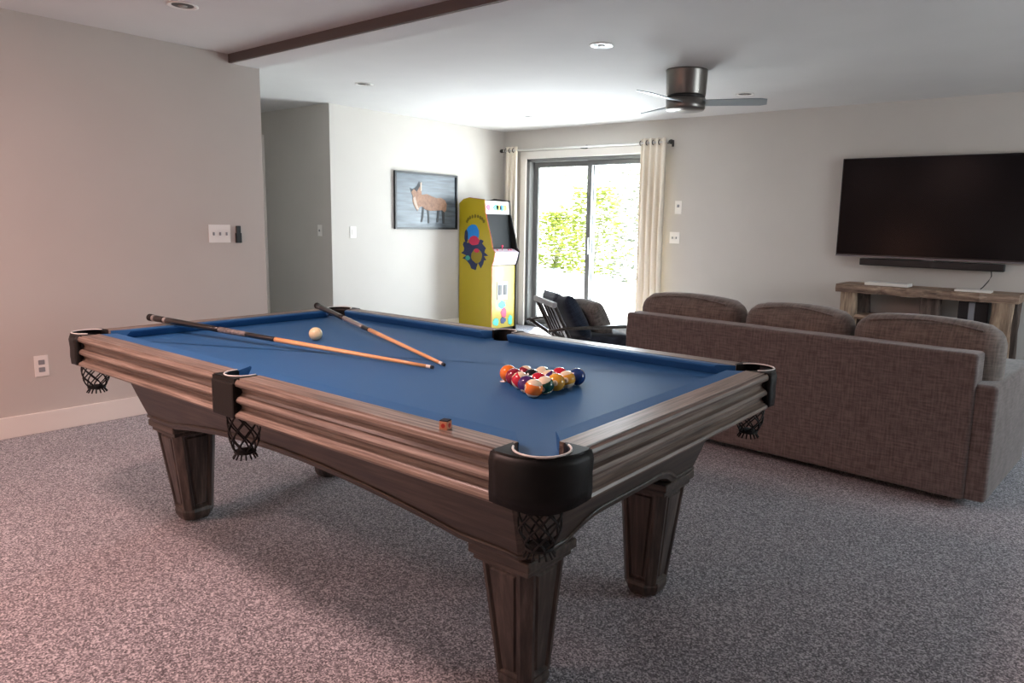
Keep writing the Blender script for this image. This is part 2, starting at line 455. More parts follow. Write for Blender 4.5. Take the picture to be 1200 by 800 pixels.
# cushions
cs = [(0, .8185), (.050, .8225), (.057, .819), (.056, .813), (.036, ZS+.001), (0, ZS+.001)]   # (inward, z)
def cushion(L0, L1, base, axis, sgn, c0, c1):
    """runs L0..L1 at the rail; c0/c1 = end slope per unit inward"""
    bm = nb(); A = []; B = []
    for d, z in cs:
        p = base - d
        a, b = L0+c0*d, L1-c1*d
        if axis == 'x': A.append(bm.verts.new((a, sgn*p, z))); B.append(bm.verts.new((b, sgn*p, z)))
        else: A.append(bm.verts.new((sgn*p, a, z))); B.append(bm.verts.new((sgn*p, b, z)))
    n = len(cs); bm.faces.new(A); bm.faces.new(B[::-1])
    for i in range(n): bm.faces.new((A[i], B[i], B[(i+1) % n], A[(i+1) % n]))
    obj('cushion', bm, M['cloth'], tb)
for s in (1, -1):
    cushion(.058, 1.115, HY-.080, 'x', s, .35, 1.0)
    cushion(-1.115, -.058, HY-.080, 'x', s, 1.0, .35)
    cushion(-.545, .545, HX-.080, 'y', s, 1.0, 1.0)
# wooden rails: moulded profile (outward from face line, z)
rp = [(-.082, .820), (-.014, .820), (-.0125, .8155), (-.0085, .8155), (-.006, .8185), (.000, .815), (.003, .807), (.001, .799), (-.010, .793), (-.019, .786), (-.021, .777),
      (-.015, .769), (-.004, .763), (.001, .755), (.000, .748), (-.009, .742), (-.018, .735), (-.018, .726), (-.006, .717), (.003, .713), (.006, .706), (.004, .700), (-.06, .700), (-.082, .72)]
def rail(p0, p1, out, mat):
    bm = nb(); sweep(bm, rp, p0, p1, out); return obj('rail', bm, mat, tb)
for s in (1, -1):
    rail((.062, s*HY, 0), (1.112, s*HY, 0), (0, s, 0), M['wx'])
    rail((-1.112, s*HY, 0), (-.062, s*HY, 0), (0, s, 0), M['wx'])
    rail((s*HX, -.548, 0), (s*HX, .548, 0), (s, 0, 0), M['wy'])
# pocket castings with leather skirts
def net(name, parent, cx, cy, r0, z0, z1, n=7, r1=.030):
    bm = nb(); turns = .36; steps = 14
    for fam in (1, -1):
        for k in range(n):
            pts = []
            for i in range(steps+1):
                u = i/steps; a = 2*PI*k/n + fam*turns*2*PI*u
                r = r0*(1-u)**.0 * (1 - .12*u) if u < .6 else (r0*.93)+(r1-r0*.93)*((u-.6)/.4)**1.3
                pts.append((cx+r*math.cos(a), cy+r*math.sin(a), z0+(z1-z0)*u))
            tube(bm, pts, .0027, 5)
    # tied bundle and its flared fringe
    tube(bm, [(cx+r1*math.cos(a), cy+r1*math.sin(a), z1) for a in [2*PI*i/20 for i in range(20)]], .0045, 6, closed=True)
    lathe(bm, [(.004, z1-.006), (r1*.95, z1-.004), (r1*.8, z1+.006), (r1*.4, z1+.010)], 16, Matrix.Translation((cx, cy, 0)))
    for k in range(14):
        a = 2*PI*k/14; tube(bm, [(cx+.8*r1*math.cos(a), cy+.8*r1*math.sin(a), z1), (cx+1.25*r1*math.cos(a), cy+1.25*r1*math.sin(a), z1-.020)], .0028, 5)
    o = obj(name, bm, M['net'], parent, True)
    return o
cout = [(1.104, .699), (1.127, .6995)] + arc(1.150, .5835, .1160, 90, 0, 20) + [(1.2665, .563), (1.2665, .543)]
cin = [(1.186, .543)] + arc(CP[0], CP[1], CP[2], -65, 155, 16) + [(1.104, .617)]
for sx in (1, -1):
    for sy in (1, -1):
        bm = nb(); pts = mir(cout+cin, sx, sy); prism(bm, pts, .735, .8215, bevel=.003)
        # leather skirt: outer band only, sagging lower in the middle
        n = len(cout); O = []; I = []
        for i, (x, y) in enumerate(cout):
            u = i/(n-1); sag = .008*math.sin(PI*u)
            nx, ny = x-1.10, y-.53; l = math.hypot(nx, ny); nx /= l; ny /= l
            bul = .004
            O.append([(x+nx*bul*k, y+ny*bul*k, z) for k, z in ((.3, .816), (1.6, .800), (1.0, .765), (1.3, .73), (.6, .704-sag))])
            I.append([(x-nx*.014, y-ny*.014, z) for z in (.816, .800, .765, .73, .704-sag)])
        vo = [[bm.verts.new((a*sx, b*sy, c)) for a, b, c in r] for r in O]; vi = [[bm.verts.new((a*sx, b*sy, c)) for a, b, c in r] for r in I]
        for V in (vo, vi):
            for a, b in zip(V, V[1:]):
                for k in range(4): bm.faces.new((a[k], b[k], b[k+1], a[k+1]))
        for i in range(n-1): bm.faces.new((vo[i][4], vo[i+1][4], vi[i+1][4], vi[i][4])); bm.faces.new((vo[i][0], vo[i+1][0], vi[i+1][0], vi[i][0]))
        for e in (0, n-1):
            for k in range(4): bm.faces.new((vo[e][k], vo[e][k+1], vi[e][k+1], vi[e][k]))
        pk = obj('corner_pocket', bm, M['leather'], tb)
        for p_ in pk.data.polygons: p_.use_smooth = len(p_.vertices) == 4 and abs(p_.normal.z) < .8
        # pale liner lip around the pocket mouth
        bm = nb(); tube(bm, [(x*sx, y*sy, .8225) for x, y in arc(CP[0], CP[1], CP[2]+.003, -62, 152, 16)], .0028, 6)
        lo = obj('liner_lip', bm, M['rimw'], pk, True); lo['label'] = 'pale pocket liner lip'
        bm = nb(); lathe(bm, [(.0605, .755), (.0605, .69), (.0585, .69), (.0585, .755)], 28, Matrix.Translation((CP[0]*sx, CP[1]*sy, 0)), cap=False)
        obj('light_stop_sleeve', bm, M['hole'], pk, True)  # added sleeve, stops lamp light falling through the pocket
        net('pocket_net', pk, 1.178*sx, .612*sy, .052, .70, .588)
for sy in (1, -1):
    o_ = [(-.064, .6985), (.064, .6985), (.064, .617)] + arc(SP[0], SP[1], SP[2], -17, 197, 16) + [(-.064, .617)]
    bm = nb(); prism(bm, mir(o_, 1, sy), .735, .8215, bevel=.003)
    box(bm, -.063, .063, sy*.6945-.010, sy*.6945+.010, .696, .808, .006)
    pk = obj('side_pocket', bm, M['leather'], tb)
    bm = nb(); tube(bm, [(x, y*sy, .8225) for x, y in arc(SP[0], SP[1], SP[2]+.003, -12, 192, 16)], .0024, 6)
    obj('liner_lip', bm, M['rimw'], pk, True)
    bm = nb(); lathe(bm, [(.0525, .755), (.0525, .69), (.0505, .69), (.0505, .755)], 28, Matrix.Translation((0, SP[1]*sy, 0)), cap=False)
    obj('light_stop_sleeve', bm, M['hole'], pk, True)  # added light stop, as in the corner pockets
    net('pocket_net', pk, 0, .636*sy, .050, .70, .566, n=7)
# cabinet body: tapered octagonal ring with arched bottoms
def cab():
    per = []   # (top xy, bottom xy, bottom z, side)
    tX, tY, ch = 1.135, .575, .085
    bX, bY, cb = 1.036, .474, .028
    def side(p0, p1, q0, q1, n, arch):
        for i in range(n):
            u = i/n
            a = (p0[0]+(p1[0]-p0[0])*u, p0[1]+(p1[1]-p0[1])*u); b = (q0[0]+(q1[0]-q0[0])*u, q0[1]+(q1[1]-q0[1])*u)
            per.append((a, b, arch(u)))
    def la(u):
        x = abs(u-.5)*2*1.05
        return .446 if x > .84 else .446+.078*(1-(x/.84)**1.9)
    def sa(u):
        d = .5*.9-abs(u-.5)*.9
        if d < .13: return .44
        t_ = min(1, (d-.13)/.15); return .44+.056*math.sin(t_*PI/2)
    flat_ = lambda u: .44
    side((tX-ch, -tY), (tX, -tY+ch), (bX-cb, -bY), (bX, -bY+cb), 2, flat_)
    side((tX, -tY+ch), (tX, tY-ch), (bX, -bY+cb), (bX, bY-cb), 28, sa)
    side((tX, tY-ch), (tX-ch, tY), (bX, bY-cb), (bX-cb, bY), 2, flat_)
    side((tX-ch, tY), (-tX+ch, tY), (bX-cb, bY), (-bX+cb, bY), 48, la)
    side((-tX+ch, tY), (-tX, tY-ch), (-bX+cb, bY), (-bX, bY-cb), 2, flat_)
    side((-tX, tY-ch), (-tX, -tY+ch), (-bX, bY-cb), (-bX, -bY+cb), 28, sa)
    side((-tX, -tY+ch), (-tX+ch, -tY), (-bX, -bY+cb), (-bX+cb, -bY), 2, flat_)
    side((-tX+ch, -tY), (tX-ch, -tY), (-bX+cb, -bY), (bX-cb, -bY), 48, la)
    return per
per = cab()
def cab_pt(a, b, z, off=0):
    f = (.74-z)/.30; f = f**1.15 if f > 0 else 0
    x = a[0]+(b[0]-a[0])*f; y = a[1]+(b[1]-a[1])*f
    if off:
        l = math.hypot(x/2, y); 
        x *= 1+off/1.0; y *= 1+off/.5
    return (x, y, z)
bm = nb(); rings = []
NR = 8
for a, b, h in per:
    outer = [bm.verts.new(cab_pt(a, b, .74+(h-.74)*k/NR)) for k in range(NR+1)]
    inner = [bm.verts.new(tuple(c*s for c, s in zip(cab_pt(a, b, .74+(h-.74)*k/NR), (.972, .945, 1)))) for k in range(NR+1)]
    rings.append((outer, inner))
n = len(rings); mats = []
for i in range(n):
    (o0, i0), (o1, i1) = rings[i], rings[(i+1) % n]
    endside = abs(per[i][0][0]) > 1.10 and abs(per[(i+1) % n][0][0]) > 1.10
    fs = []
    for k in range(NR):
        fs.append(bm.faces.new((o0[k], o1[k], o1[k+1], o0[k+1]))); fs.append(bm.faces.new((i0[k], i0[k+1], i1[k+1], i1[k])))
    fs.append(bm.faces.new((o0[NR], o1[NR], i1[NR], i0[NR]))); fs.append(bm.faces.new((o0[0], i0[0], i1[0], o1[0])))
    for f in fs: f.material_index = 1 if endside else 0; f.smooth = False
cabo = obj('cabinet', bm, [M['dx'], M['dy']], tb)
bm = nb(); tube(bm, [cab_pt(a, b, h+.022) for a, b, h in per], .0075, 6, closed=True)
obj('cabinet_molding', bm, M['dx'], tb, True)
# legs
def make_leg(x, y):
    bm = nb()
    ox, oy = .004*(1 if x > 0 else -1), .016*(1 if y > 0 else -1)
    def ring(s, c, z, dx=0, dy=0):
        pts = [(s, -s+c), (s, s-c), (s-c, s), (-s+c, s), (-s, s-c), (-s, -s+c), (-s+c, -s), (s-c, -s)]
        return [bm.verts.new((x+a+dx, y+b+dy, z)) for a, b in pts]
    z0, z1, s0, s1 = .055, .405, .064, .093
    R = [ring(s0, .022, z0), ring(s1, .026, z1, ox, oy)]
    fs = []
    for i in range(8):
        fs.append(bm.faces.new((R[0][i], R[0][(i+1) % 8], R[1][(i+1) % 8], R[1][i])))
    bm.faces.new(R[0][::-1]); bm.faces.new(R[1])
    wide = [f for i, f in enumerate(fs) if i % 2 == 0]
    bmesh.ops.recalc_face_normals(bm, faces=bm.faces)
    r = bmesh.ops.inset_individual(bm, faces=wide, thickness=.014, depth=0)
    bmesh.ops.inset_individual(bm, faces=wide, thickness=.006, depth=-.008)
    bmesh.ops.inset_individual(bm, faces=wide, thickness=.010, depth=0)
    bmesh.ops.inset_individual(bm, faces=wide, thickness=.006, depth=.006)
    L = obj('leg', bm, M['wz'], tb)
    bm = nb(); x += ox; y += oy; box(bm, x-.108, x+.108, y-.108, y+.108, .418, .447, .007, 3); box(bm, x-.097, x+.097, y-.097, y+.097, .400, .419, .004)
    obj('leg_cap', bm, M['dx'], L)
    x -= ox; y -= oy
    bm = nb(); prof = [(.040, 0.0), (.056, .008), (.066, .028), (.069, .045), (.066, .058)]
    rr = []
    for s, z in prof:
        c = s*.5; pts = [(s, -s+c), (s, s-c), (s-c, s), (-s+c, s), (-s, s-c), (-s, -s+c), (-s+c, -s), (s-c, -s)]
        rr.append([bm.verts.new((x+a, y+b, z)) for a, b in pts])
    for a, b in zip(rr, rr[1:]):
        for i in range(8): bm.faces.new((a[i], a[(i+1) % 8], b[(i+1) % 8], b[i]))
    bm.faces.new(rr[0][::-1]); bm.faces.new(rr[-1])
    obj('foot', bm, M['wz'], L)
for x, y in ((-.93, -.352), (.93, -.352), (.93, .352), (-.93, .352)): make_leg(x, y)
bm = nb(); lathe(bm, [(.012, ZS), (.012, ZS+.0003)], 18, Matrix.Translation((.574, -.040, 0)))
o = obj('foot_spot', bm, M['white'], tb); o['label'] = 'white foot spot sticker'

# ------------------------------------------------------------------ balls
def ball_mat(name, col, stripe=False, cream='#efe3c4'):
    m, nt, b = newmat(name)
    tc = nt.nodes.new('ShaderNodeTexCoord'); sp = nt.nodes.new('ShaderNodeSeparateXYZ')
    nt.links.new(tc.outputs['Object'], sp.inputs[0])
    def math_(op, a, bb=None):
        n = nt.nodes.new('ShaderNodeMath'); n.operation = op
        for i, v in enumerate((a, bb)):
            if v is None: continue
            if isinstance(v, float): n.inputs[i].default_value = v
            else: nt.links.new(v, n.inputs[i])
        return n.outputs[0]
    # number disc on both sides of the ball's own x axis
    r2 = math_('ADD', math_('MULTIPLY', sp.outputs[1], sp.outputs[1]), math_('MULTIPLY', sp.outputs[2], sp.outputs[2]))
    disc = math_('LESS_THAN', r2, .0092**2)
    base = nt.nodes.new('ShaderNodeMixRGB')
    if stripe:
        band = math_('LESS_THAN', math_('ABSOLUTE', sp.outputs[2]), .0155)
        nt.links.new(band, base.inputs[0]); base.inputs[1].default_value = srgb(cream); base.inputs[2].default_value = srgb(col)
    else:
        base.inputs[0].default_value = 0; base.inputs[1].default_value = srgb(col)
    mx = nt.nodes.new('ShaderNodeMixRGB'); nt.links.new(disc, mx.inputs[0]); nt.links.new(base.outputs[0], mx.inputs[1]); mx.inputs[2].default_value = srgb(cream)
    nt.links.new(mx.outputs[0], b.inputs['Base Color'])
    b.inputs['Roughness'].default_value = .12; b.inputs['Coat Weight'].default_value = .4
    return m
RB = .0286
SEG = {'0': 'abcdef', '1': 'bc', '2': 'abged', '3': 'abgcd', '4': 'fgbc', '5': 'afgcd', '6': 'afgedc', '7': 'abc', '8': 'abcdefg', '9': 'abcdfg'}
def number_mesh(bm, txt, s):
    """little seven-stroke digits laid on the ball at its +x and -x poles"""
    w, h, g = .0034, .0070, .0016
    tot = len(txt)*w+(len(txt)-1)*g
    P = {'a': ((0, h), (w, h)), 'b': ((w, h), (w, h/2)), 'c': ((w, h/2), (w, 0)), 'd': ((0, 0), (w, 0)), 'e': ((0, 0), (0, h/2)), 'f': ((0, h/2), (0, h)), 'g': ((0, h/2), (w, h/2))}
    for i, ch in enumerate(txt):
        for k in SEG[ch]:
            p = []
            for u, v in P[k]:
                y = (-tot/2+i*(w+g)+u); z = v-h/2
                p.append((s*math.sqrt(RB*RB-y*y-z*z), s*y, z))
            tube(bm, p, .00065, 5)
def ball(lx, ly, col, num, stripe, label, rot, name='billiard_ball', cat='billiard ball'):
    bm = nb(); bmesh.ops.create_uvsphere(bm, u_segments=32, v_segments=20, radius=RB)
    o = obj(name, bm, ball_mat('ball_'+(num or 'cue'), col, stripe) if num else plain('cue_ball_ivory', '#e9d8ad', .15, coat=.4), None, True)
    o.location = TM @ Vector((lx, ly, ZS+RB)); o.rotation_euler = rot
    tag(o, label, cat, 'racked billiard balls on the blue cloth' if num else None)
    if num:
        for s in (1, -1):
            bm = nb(); number_mesh(bm, num, s); obj('ball_number', bm, M['black'], o)
    return o
cols = dict(y='#e0a83a', b='#1d3b78', r='#c7203a', p='#4b2a6b', o='#f0802a', g='#15513f', m='#8a1f35', k='#141414')
rack = [(0, 0, 'o', '5', 0, 'solid orange billiard ball at the left tip of the rack'),
        (1, 0, 'm', '7', 0, 'maroon billiard ball just behind the orange tip ball, near side'),
        (1, 1, 'm', '15', 1, 'maroon striped billiard ball just behind the orange tip ball, far side'),
        (2, 0, 'r', '11', 1, 'red striped billiard ball third along the near edge of the rack'),
        (2, 1, 'k', '8', 0, 'black billiard ball in the middle of the rack'),
        (2, 2, 'g', '6', 1, 'cream and green striped billiard ball on the far edge of the rack'),
        (3, 0, 'p', '4', 0, 'purple billiard ball next to the front orange striped ball'),
        (3, 1, 'r', '3', 0, 'solid red billiard ball in the centre behind the front orange ball'),
        (3, 2, 'p', '12', 1, 'purple striped billiard ball between the two solid red balls'),
        (3, 3, 'r', '3', 0, 'solid red billiard ball on the far edge behind the yellow balls'),
        (4, 0, 'o', '13', 1, 'orange striped billiard ball at the corner nearest the camera'),
        (4, 1, 'g', '14', 1, 'dark green striped billiard ball right of the front orange striped ball'),
        (4, 2, 'y', '1', 0, 'solid yellow billiard ball in the middle of the back row'),
        (4, 3, 'y', '9', 1, 'yellow striped billiard ball beside the dark blue ball'),
        (4, 4, 'b', '2', 0, 'dark blue billiard ball at the right tip of the rack')]
rr = random.Random(5)
for i, k, c, num, st, lab in rack:
    lx = .589+i*.0497; ly = -.033+(k-i/2)*.0574
    rot = (rr.uniform(-.6, .6), rr.uniform(-.9, .9), rr.uniform(0, 6.28))
    if num == '13': rot = (.1, .15, math.radians(235)+PI)
    if num in ('1', '9'): rot = (.3, -.1, math.radians(300))
    if num == '14': rot = (.2, .3, math.radians(290))
    if num == '5': rot = (0, 1.3, 0)
    ball(lx, ly, cols[c], num, bool(st), lab, rot)
ball(-.554, .024, None, None, False, 'cream cue ball resting between the two crossed cues', (0, 0, 0), 'cue_ball', 'cue ball')

# ------------------------------------------------------------------ cues
def cue(B, T, segs, label):
    B, T = TM @ Vector(B), TM @ Vector(T); d = T-B; L = d.length
    t = thing('pool_cue', label, 'pool cue', B, 0, 'pool cues lying on the table')
    t.rotation_mode = 'QUATERNION'; t.rotation_quaternion = d.to_track_quat('Z', 'Y')
    def rad(f): return .0152+(.0062-.0152)*f**.9
    for nm, f0, f1, mat, extra in segs:
        bm = nb(); prof = []
        for i in range(7):
            f = f0+(f1-f0)*i/6; prof.append((rad(f)+extra, f*L))
        if f0 == 0: prof = [(rad(0)*.55, 0), (rad(0)*.92, .004)] + [(r, z+.008 if i == 0 else z) for i, (r, z) in enumerate(prof)]
        if f1 == 1: prof = prof[:-1]+[(rad(1)*.95, L-.002), (rad(1)*.5, L)]
        lathe(bm, prof, 16); obj(nm, bm, M[mat], t, True)
    return t
cue((-1.30, -.333, .846), (.264, -.062, ZS+.0075),
    [('bumper', 0, .02, 'feltdark', .001), ('butt_ring', .02, .03, 'silver', 0), ('butt_sleeve', .03, .07, 'cueblack', 0), ('butt_ring', .07, .08, 'silver', 0), ('handle', .08, .297, 'cueblack', 0),
     ('marbled_wrap', .297, .40, 'cuewrap', .0003), ('forearm', .40, .505, 'cueblack', 0), ('shaft', .505, .981, 'maple', 0), ('ferrule', .981, .993, 'ferrule', 0), ('tip', .993, 1, 'tip', 0)],
    'longer black-handled pool cue with a maple shaft, lying nearer the camera')
cue((-1.198, .484, .846), (.259, -.002, ZS+.0075),
    [('bumper', 0, .02, 'feltdark', .001), ('handle', .02, .29, 'cueblack', 0), ('silver_wrap', .29, .455, 'silver', .0002), ('forearm', .455, .51, 'cueblack', 0),
     ('shaft', .51, .975, 'maple', 0), ('ferrule', .975, .99, 'ferrule', 0), ('tip', .99, 1, 'tip', 0)],
    'pool cue with silver wrap, its butt resting over the far left corner pocket')
# chalk
t = thing('chalk_cube', 'small orange-labelled cube of billiard chalk on the near rail', 'billiard chalk', TM @ Vector((.915, -.648, ZT)), TA+.25)
bm = nb(); box(bm, -.011, .011, -.011, .011, 0, .020, .0012); obj('paper_wrap', bm, plain('chalk_paper', '#c98d6a', .6), t)
bm = nb(); box(bm, -.0105, .0105, -.0105, .0105, .020, .023, .001); obj('chalk_top', bm, plain('chalk_blue', '#20242e', .9), t)
bm = nb()
for a in (0, PI/2, PI, 3*PI/2):
    lathe(bm, [(.0055, 0), (.0055, .0005)], 14, Matrix.Rotation(a, 4, 'Z') @ Matrix.Translation((.011, 0, .010)) @ Matrix.Rotation(PI/2, 4, 'Y'))
obj('label_dot', bm, plain('chalk_red', '#b52a22', .6), t)

# ------------------------------------------------------------------ sofa
SA = math.radians(-3.4)
so = thing('sofa', 'large taupe tweed sofa seen from behind, facing the television', 'sofa', (-.405, 3.815, 0), SA)
def soft(name, x0, x1, y0, y1, z0, z1, mat, parent, bev=.03, puff=0):
    bm = nb(); box(bm, x0, x1, y0, y1, z0, z1)
    bmesh.ops.subdivide_edges(bm, edges=bm.edges[:], cuts=9, use_grid_fill=True)
    cx, cy, cz = (x0+x1)/2, (y0+y1)/2, (z0+z1)/2; hx, hy, hz = (x1-x0)/2, (y1-y0)/2, (z1-z0)/2
    for v in bm.verts:
        p = Vector(((v.co.x-cx), (v.co.y-cy), (v.co.z-cz)))
        # rounded box
        q = Vector((max(-hx+bev, min(hx-bev, p.x)), max(-hy+bev, min(hy-bev, p.y)), max(-hz+bev, min(hz-bev, p.z))))
        d = p-q
        if d.length > 1e-6: p = q+d.normalized()*bev
        if puff:
            u, w, s = p.x/hx, p.y/hy, p.z/hz
            p.z += puff*(1-u*u)*(1-w*w)*(1 if s > 0 else -.4)*abs(s)
            p.y += puff*.6*(1-u*u)*(1-s*s)*(1 if w > 0 else -1)*abs(w)
        v.co = Vector((cx, cy, cz))+p
    return obj(name, bm, mat, parent, True)
def rbox(name, x0, x1, y0, y1, z0, z1, mat, parent, bev=.02, seg=4):
    o = obj(name, box(nb(), x0, x1, y0, y1, z0, z1, bev, seg), mat, parent, True)
    return o
rbox('back_panel', -2.085, -.078, 0, .15, .045, .755, M['sofa'], so, .022)
rbox('base', -2.08, -.08, .14, .98, .045, .30, M['sofa'], so, .02)
rbox('armrest', -.21, .012, .02, .99, .045, .612, M['sofa'], so, .028)
for x0, x1 in ((-2.08, -1.47), (-1.46, -.84), (-.83, -.22)):
    soft('seat_cushion', x0, x1, .26, 1.0, .29, .455, M['cushion'], so, .045, .02)
for x0, x1 in ((-2.10, -1.385), (-1.355, -.735), (-.72, -.012)):
    o = soft('back_cushion', x0, x1, .14, .37, .44, .862, M['cushion'], so, .095, .028)
    # piping seams around the cushion top
    bm = nb()
    for yy in (.175, .335):
        tube(bm, [(x0+.09+(x1-x0-.18)*i/14, yy-.006, .838+.026*math.sin(PI*i/14)+.008) for i in range(15)], .005, 6)
    obj('piping', bm, M['cushion'], o, True)
for x in (-1.95, -.20):
    for y in (.16, .86):
        obj('foot', box(nb(), x-.03, x+.03, y-.03, y+.03, 0, .05, .004), M['feltdark'], so)

# ------------------------------------------------------------------ armchair by the patio door
ca = math.radians(-35)
cc = Vector((-3.46, 4.87, 0))
ch = thing('armchair', 'dark wooden armchair with slatted back and loose pillows by the patio door', 'armchair', cc, ca)
def slat(p0, p1, w, t, mat, parent, name):
    """rectangular bar from p0 to p1"""
    p0, p1 = Vector(p0), Vector(p1); d = (p1-p0); L = d.length
    mm = Matrix.Translation((p0+p1)/2) @ d.to_track_quat('Z', 'Y').to_matrix().to_4x4()
    bm = nb(); box(bm, -w/2, w/2, -t/2, t/2, -L/2, L/2, min(w, t)*.3, 2, mm)
    return obj(name, bm, mat, parent)
W2 = M['chairwood']
for s in (1, -1):
    slat((s*.26, -.36, .67), (s*.26, -.16, .26), .045, .03, W2, ch, 'back_post')
    # curved flat arm
    bm = nb(); pts = [(s*.34, -.43, .485), (s*.345, -.3, .50), (s*.35, -.05, .508), (s*.35, .2, .512), (s*.345, .31, .508)]
    tube(bm, pts, [.022, .026, .030, .032, .024], 10, flat=.45); obj('arm', bm, W2, ch, True)
    slat((s*.34, .24, .50), (s*.34, .26, 0), .045, .035, W2, ch, 'leg')
    slat((s*.33, -.14, .36), (s*.33, -.42, 0), .045, .035, W2, ch, 'leg')
    slat((s*.33, -.40, .49), (s*.33, -.12, .30), .03, .03, W2, ch, 'arm_support')
    slat((s*.33, -.30, .27), (s*.33, .27, .30), .05, .03, W2, ch, 'side_rail')
slat((-.285, -.365, .678), (.285, -.365, .678), .04, .045, M['greyp'], ch, 'top_rail')['label'] = 'top rail, pale grey for the light it catches'  # light on the rail is put into its grey colour
slat((-.27, -.17, .29), (.27, -.17, .29), .05, .03, W2, ch, 'lower_rail')
slat((-.33, .26, .30), (.33, .26, .30), .05, .03, W2, ch, 'front_rail')
for k in range(5):
    x = -.18+.09*k; slat((x, -.355, .665), (x, -.17, .28), .035, .012, W2, ch, 'back_slat')
soft('seat_cushion', -.27, .27, -.16, .30, .31, .43, M['chairseat'], ch, .04, .015)
def pillow(w, h, t, loc, rot, mat, label):
    o = obj('throw_pillow', superpillow(w, h, t), mat, None, True)
    o.location = Matrix.Translation(cc) @ Matrix.Rotation(ca, 4, 'Z') @ Vector(loc)
    o.rotation_euler = (Matrix.Rotation(ca, 4, 'Z') @ Matrix.Rotation(rot[2], 4, 'Z') @ Matrix.Rotation(rot[0], 4, 'X') @ Matrix.Rotation(rot[1], 4, 'Y')).to_euler()
    return tag(o, label, 'pillow', 'pillows on the dark wooden armchair')
pillow(.40, .38, .14, (-.13, -.21, .57), (math.radians(22), 0, 0), M['pblue'], 'slate blue pillow leaning in the far corner of the armchair')
pillow(.32, .40, .14, (.13, -.17, .565), (math.radians(28), math.radians(-6), math.radians(8)), M['pnavy'], 'navy pillow leaning against the near side of the armchair back')
pillow(.30, .34, .17, (.10, .02, .55), (math.radians(34), math.radians(6), math.radians(20)), M['pgrey'], 'rounded grey pillow in front of the navy pillow on the armchair')

# ------------------------------------------------------------------ TV, soundbar, console
tv = thing('television', 'large black flat-screen television mounted on the far wall', 'television', (-1.345, 6.98, 1.075))
obj('tv_body', box(nb(), -.785, .785, 0, .045, 0, .88, .006), M['tvframe'], tv)
obj('screen', bx(-.775, .775, -.002, .002, .020, .872), M['tvscreen'], tv)
obj('bottom_strip', box(nb(), -.785, .785, -.004, .004, -.004, .008, .002), M['tvsilver'], tv)
obj('logo_badge', box(nb(), -.04, .04, -.008, .0, -.014, .004, .002), M['tvsilver'], tv)
obj('wall_mount', bx(-.2, .2, .045, .07, .25, .65), M['black'], tv)
sb = thing('soundbar', 'long black soundbar under the television', 'soundbar', (-1.33, 6.95, 1.0))
obj('soundbar_body', box(nb(), -.565, .565, -.035, .04, 0, .062, .01, 3), M['black'], sb)
obj('wall_bracket', bx(-.3, .3, .04, .10, .01, .05), M['black'], sb)
bm = nb(); tube(bm, [(-.86, 6.97, 1.003), (-.855, 6.965, .96), (-.87, 6.95, .92), (-.90, 6.93, .87), (-.915, 6.90, .852)], .004, 6)
tag(obj('power_cord', bm, M['black'], None, True), 'thin black cord hanging from the soundbar to the console', 'cord')

co = thing('media_console', 'rustic reclaimed-wood console with log legs under the television', 'console table', (-1.30, 6.60, 0))
def rough_slab(x0, x1, y0, y1, z0, z1, seed, jx=.012):
    r = random.Random(seed); bm = nb(); n = 26
    top = []; N = n
    rows = []
    yo0 = [y0+r.uniform(-jx, jx)*.8+jx*math.sin(i*.7+seed) for i in range(n+1)]; yo1 = [y1 for i in range(n+1)]
    for i in range(n+1):
        x = x0+(x1-x0)*i/n + (0)
        dz = r.uniform(-.004, .004)
        rows.append([bm.verts.new(p) for p in ((x, yo0[i]+.008, z0+dz), (x, yo0[i]-.004, (z0+z1)/2), (x, yo0[i]+.006, z1+dz*.4), (x, yo1[i], z1), (x, yo1[i], z0))])
    for a, b in zip(rows, rows[1:]):
        for k in range(5): bm.faces.new((a[k], b[k], b[(k+1) % 5], a[(k+1) % 5]))
    bm.faces.new(rows[0]); bm.faces.new(rows[-1][::-1])
    return bm
obj('console_top', rough_slab(-.69, .69, -.0, .40, .768, .838, 3), M['rustic'], co)
def log_post(x0, x1, y0, y1, z0, z1, mat, name, seed):
    r = random.Random(seed); bm = nb(); rings = []
    for j in range(10):
        z = z0+(z1-z0)*j/9; ring = []
        for a in range(20):
            t = 2*PI*a/20; c, s = math.cos(t), math.sin(t)
            e = .45
            px = (x0+x1)/2+(x1-x0)/2*math.copysign(abs(c)**e, c); py = (y0+y1)/2+(y1-y0)/2*math.copysign(abs(s)**e, s)
            k = .004*math.sin(3*t+j*.9+seed)+r.uniform(-.0025, .0025)
            ring.append(bm.verts.new((px+k*c*1.5, py+k*s*1.5, z)))
        rings.append(ring)
    for a, b in zip(rings, rings[1:]):
        for i in range(20): bm.faces.new((a[i], a[(i+1) % 20], b[(i+1) % 20], b[i]))
    bm.faces.new(rings[0][::-1]); bm.faces.new(rings[-1])
    return obj(name, bm, mat, co)
log_post(-.655, -.525, .02, .13, 0, .775, M['rusticz'], 'leg', 1)
log_post(-.60, -.47, .26, .37, 0, .775, M['rustic_shade'], 'leg', 2)
log_post(-.02, .135, .10, .22, 0, .775, M['rustic_shade'], 'leg', 3)
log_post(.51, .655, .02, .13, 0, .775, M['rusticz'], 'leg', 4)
log_post(.58, .68, .27, .37, 0, .775, M['rustic_shade'], 'leg', 5)
obj('lower_shelf', rough_slab(-.62, .62, .06, .36, .535, .575, 8, .004), M['rustic'], co)
gc = thing('game_console', 'black game console with grey centre band standing on the console shelf', 'game console', (-.925, 6.78, .575))
obj('side_shell', box(nb(), -.105, -.03, -.1, .1, 0, .185, .006), M['black'], gc)
obj('side_shell', box(nb(), .015, .11, -.1, .1, 0, .185, .006), M['black'], gc)
obj('centre_band', box(nb(), -.031, .016, -.095, .1, 0, .18, .004), M['greyp'], gc)
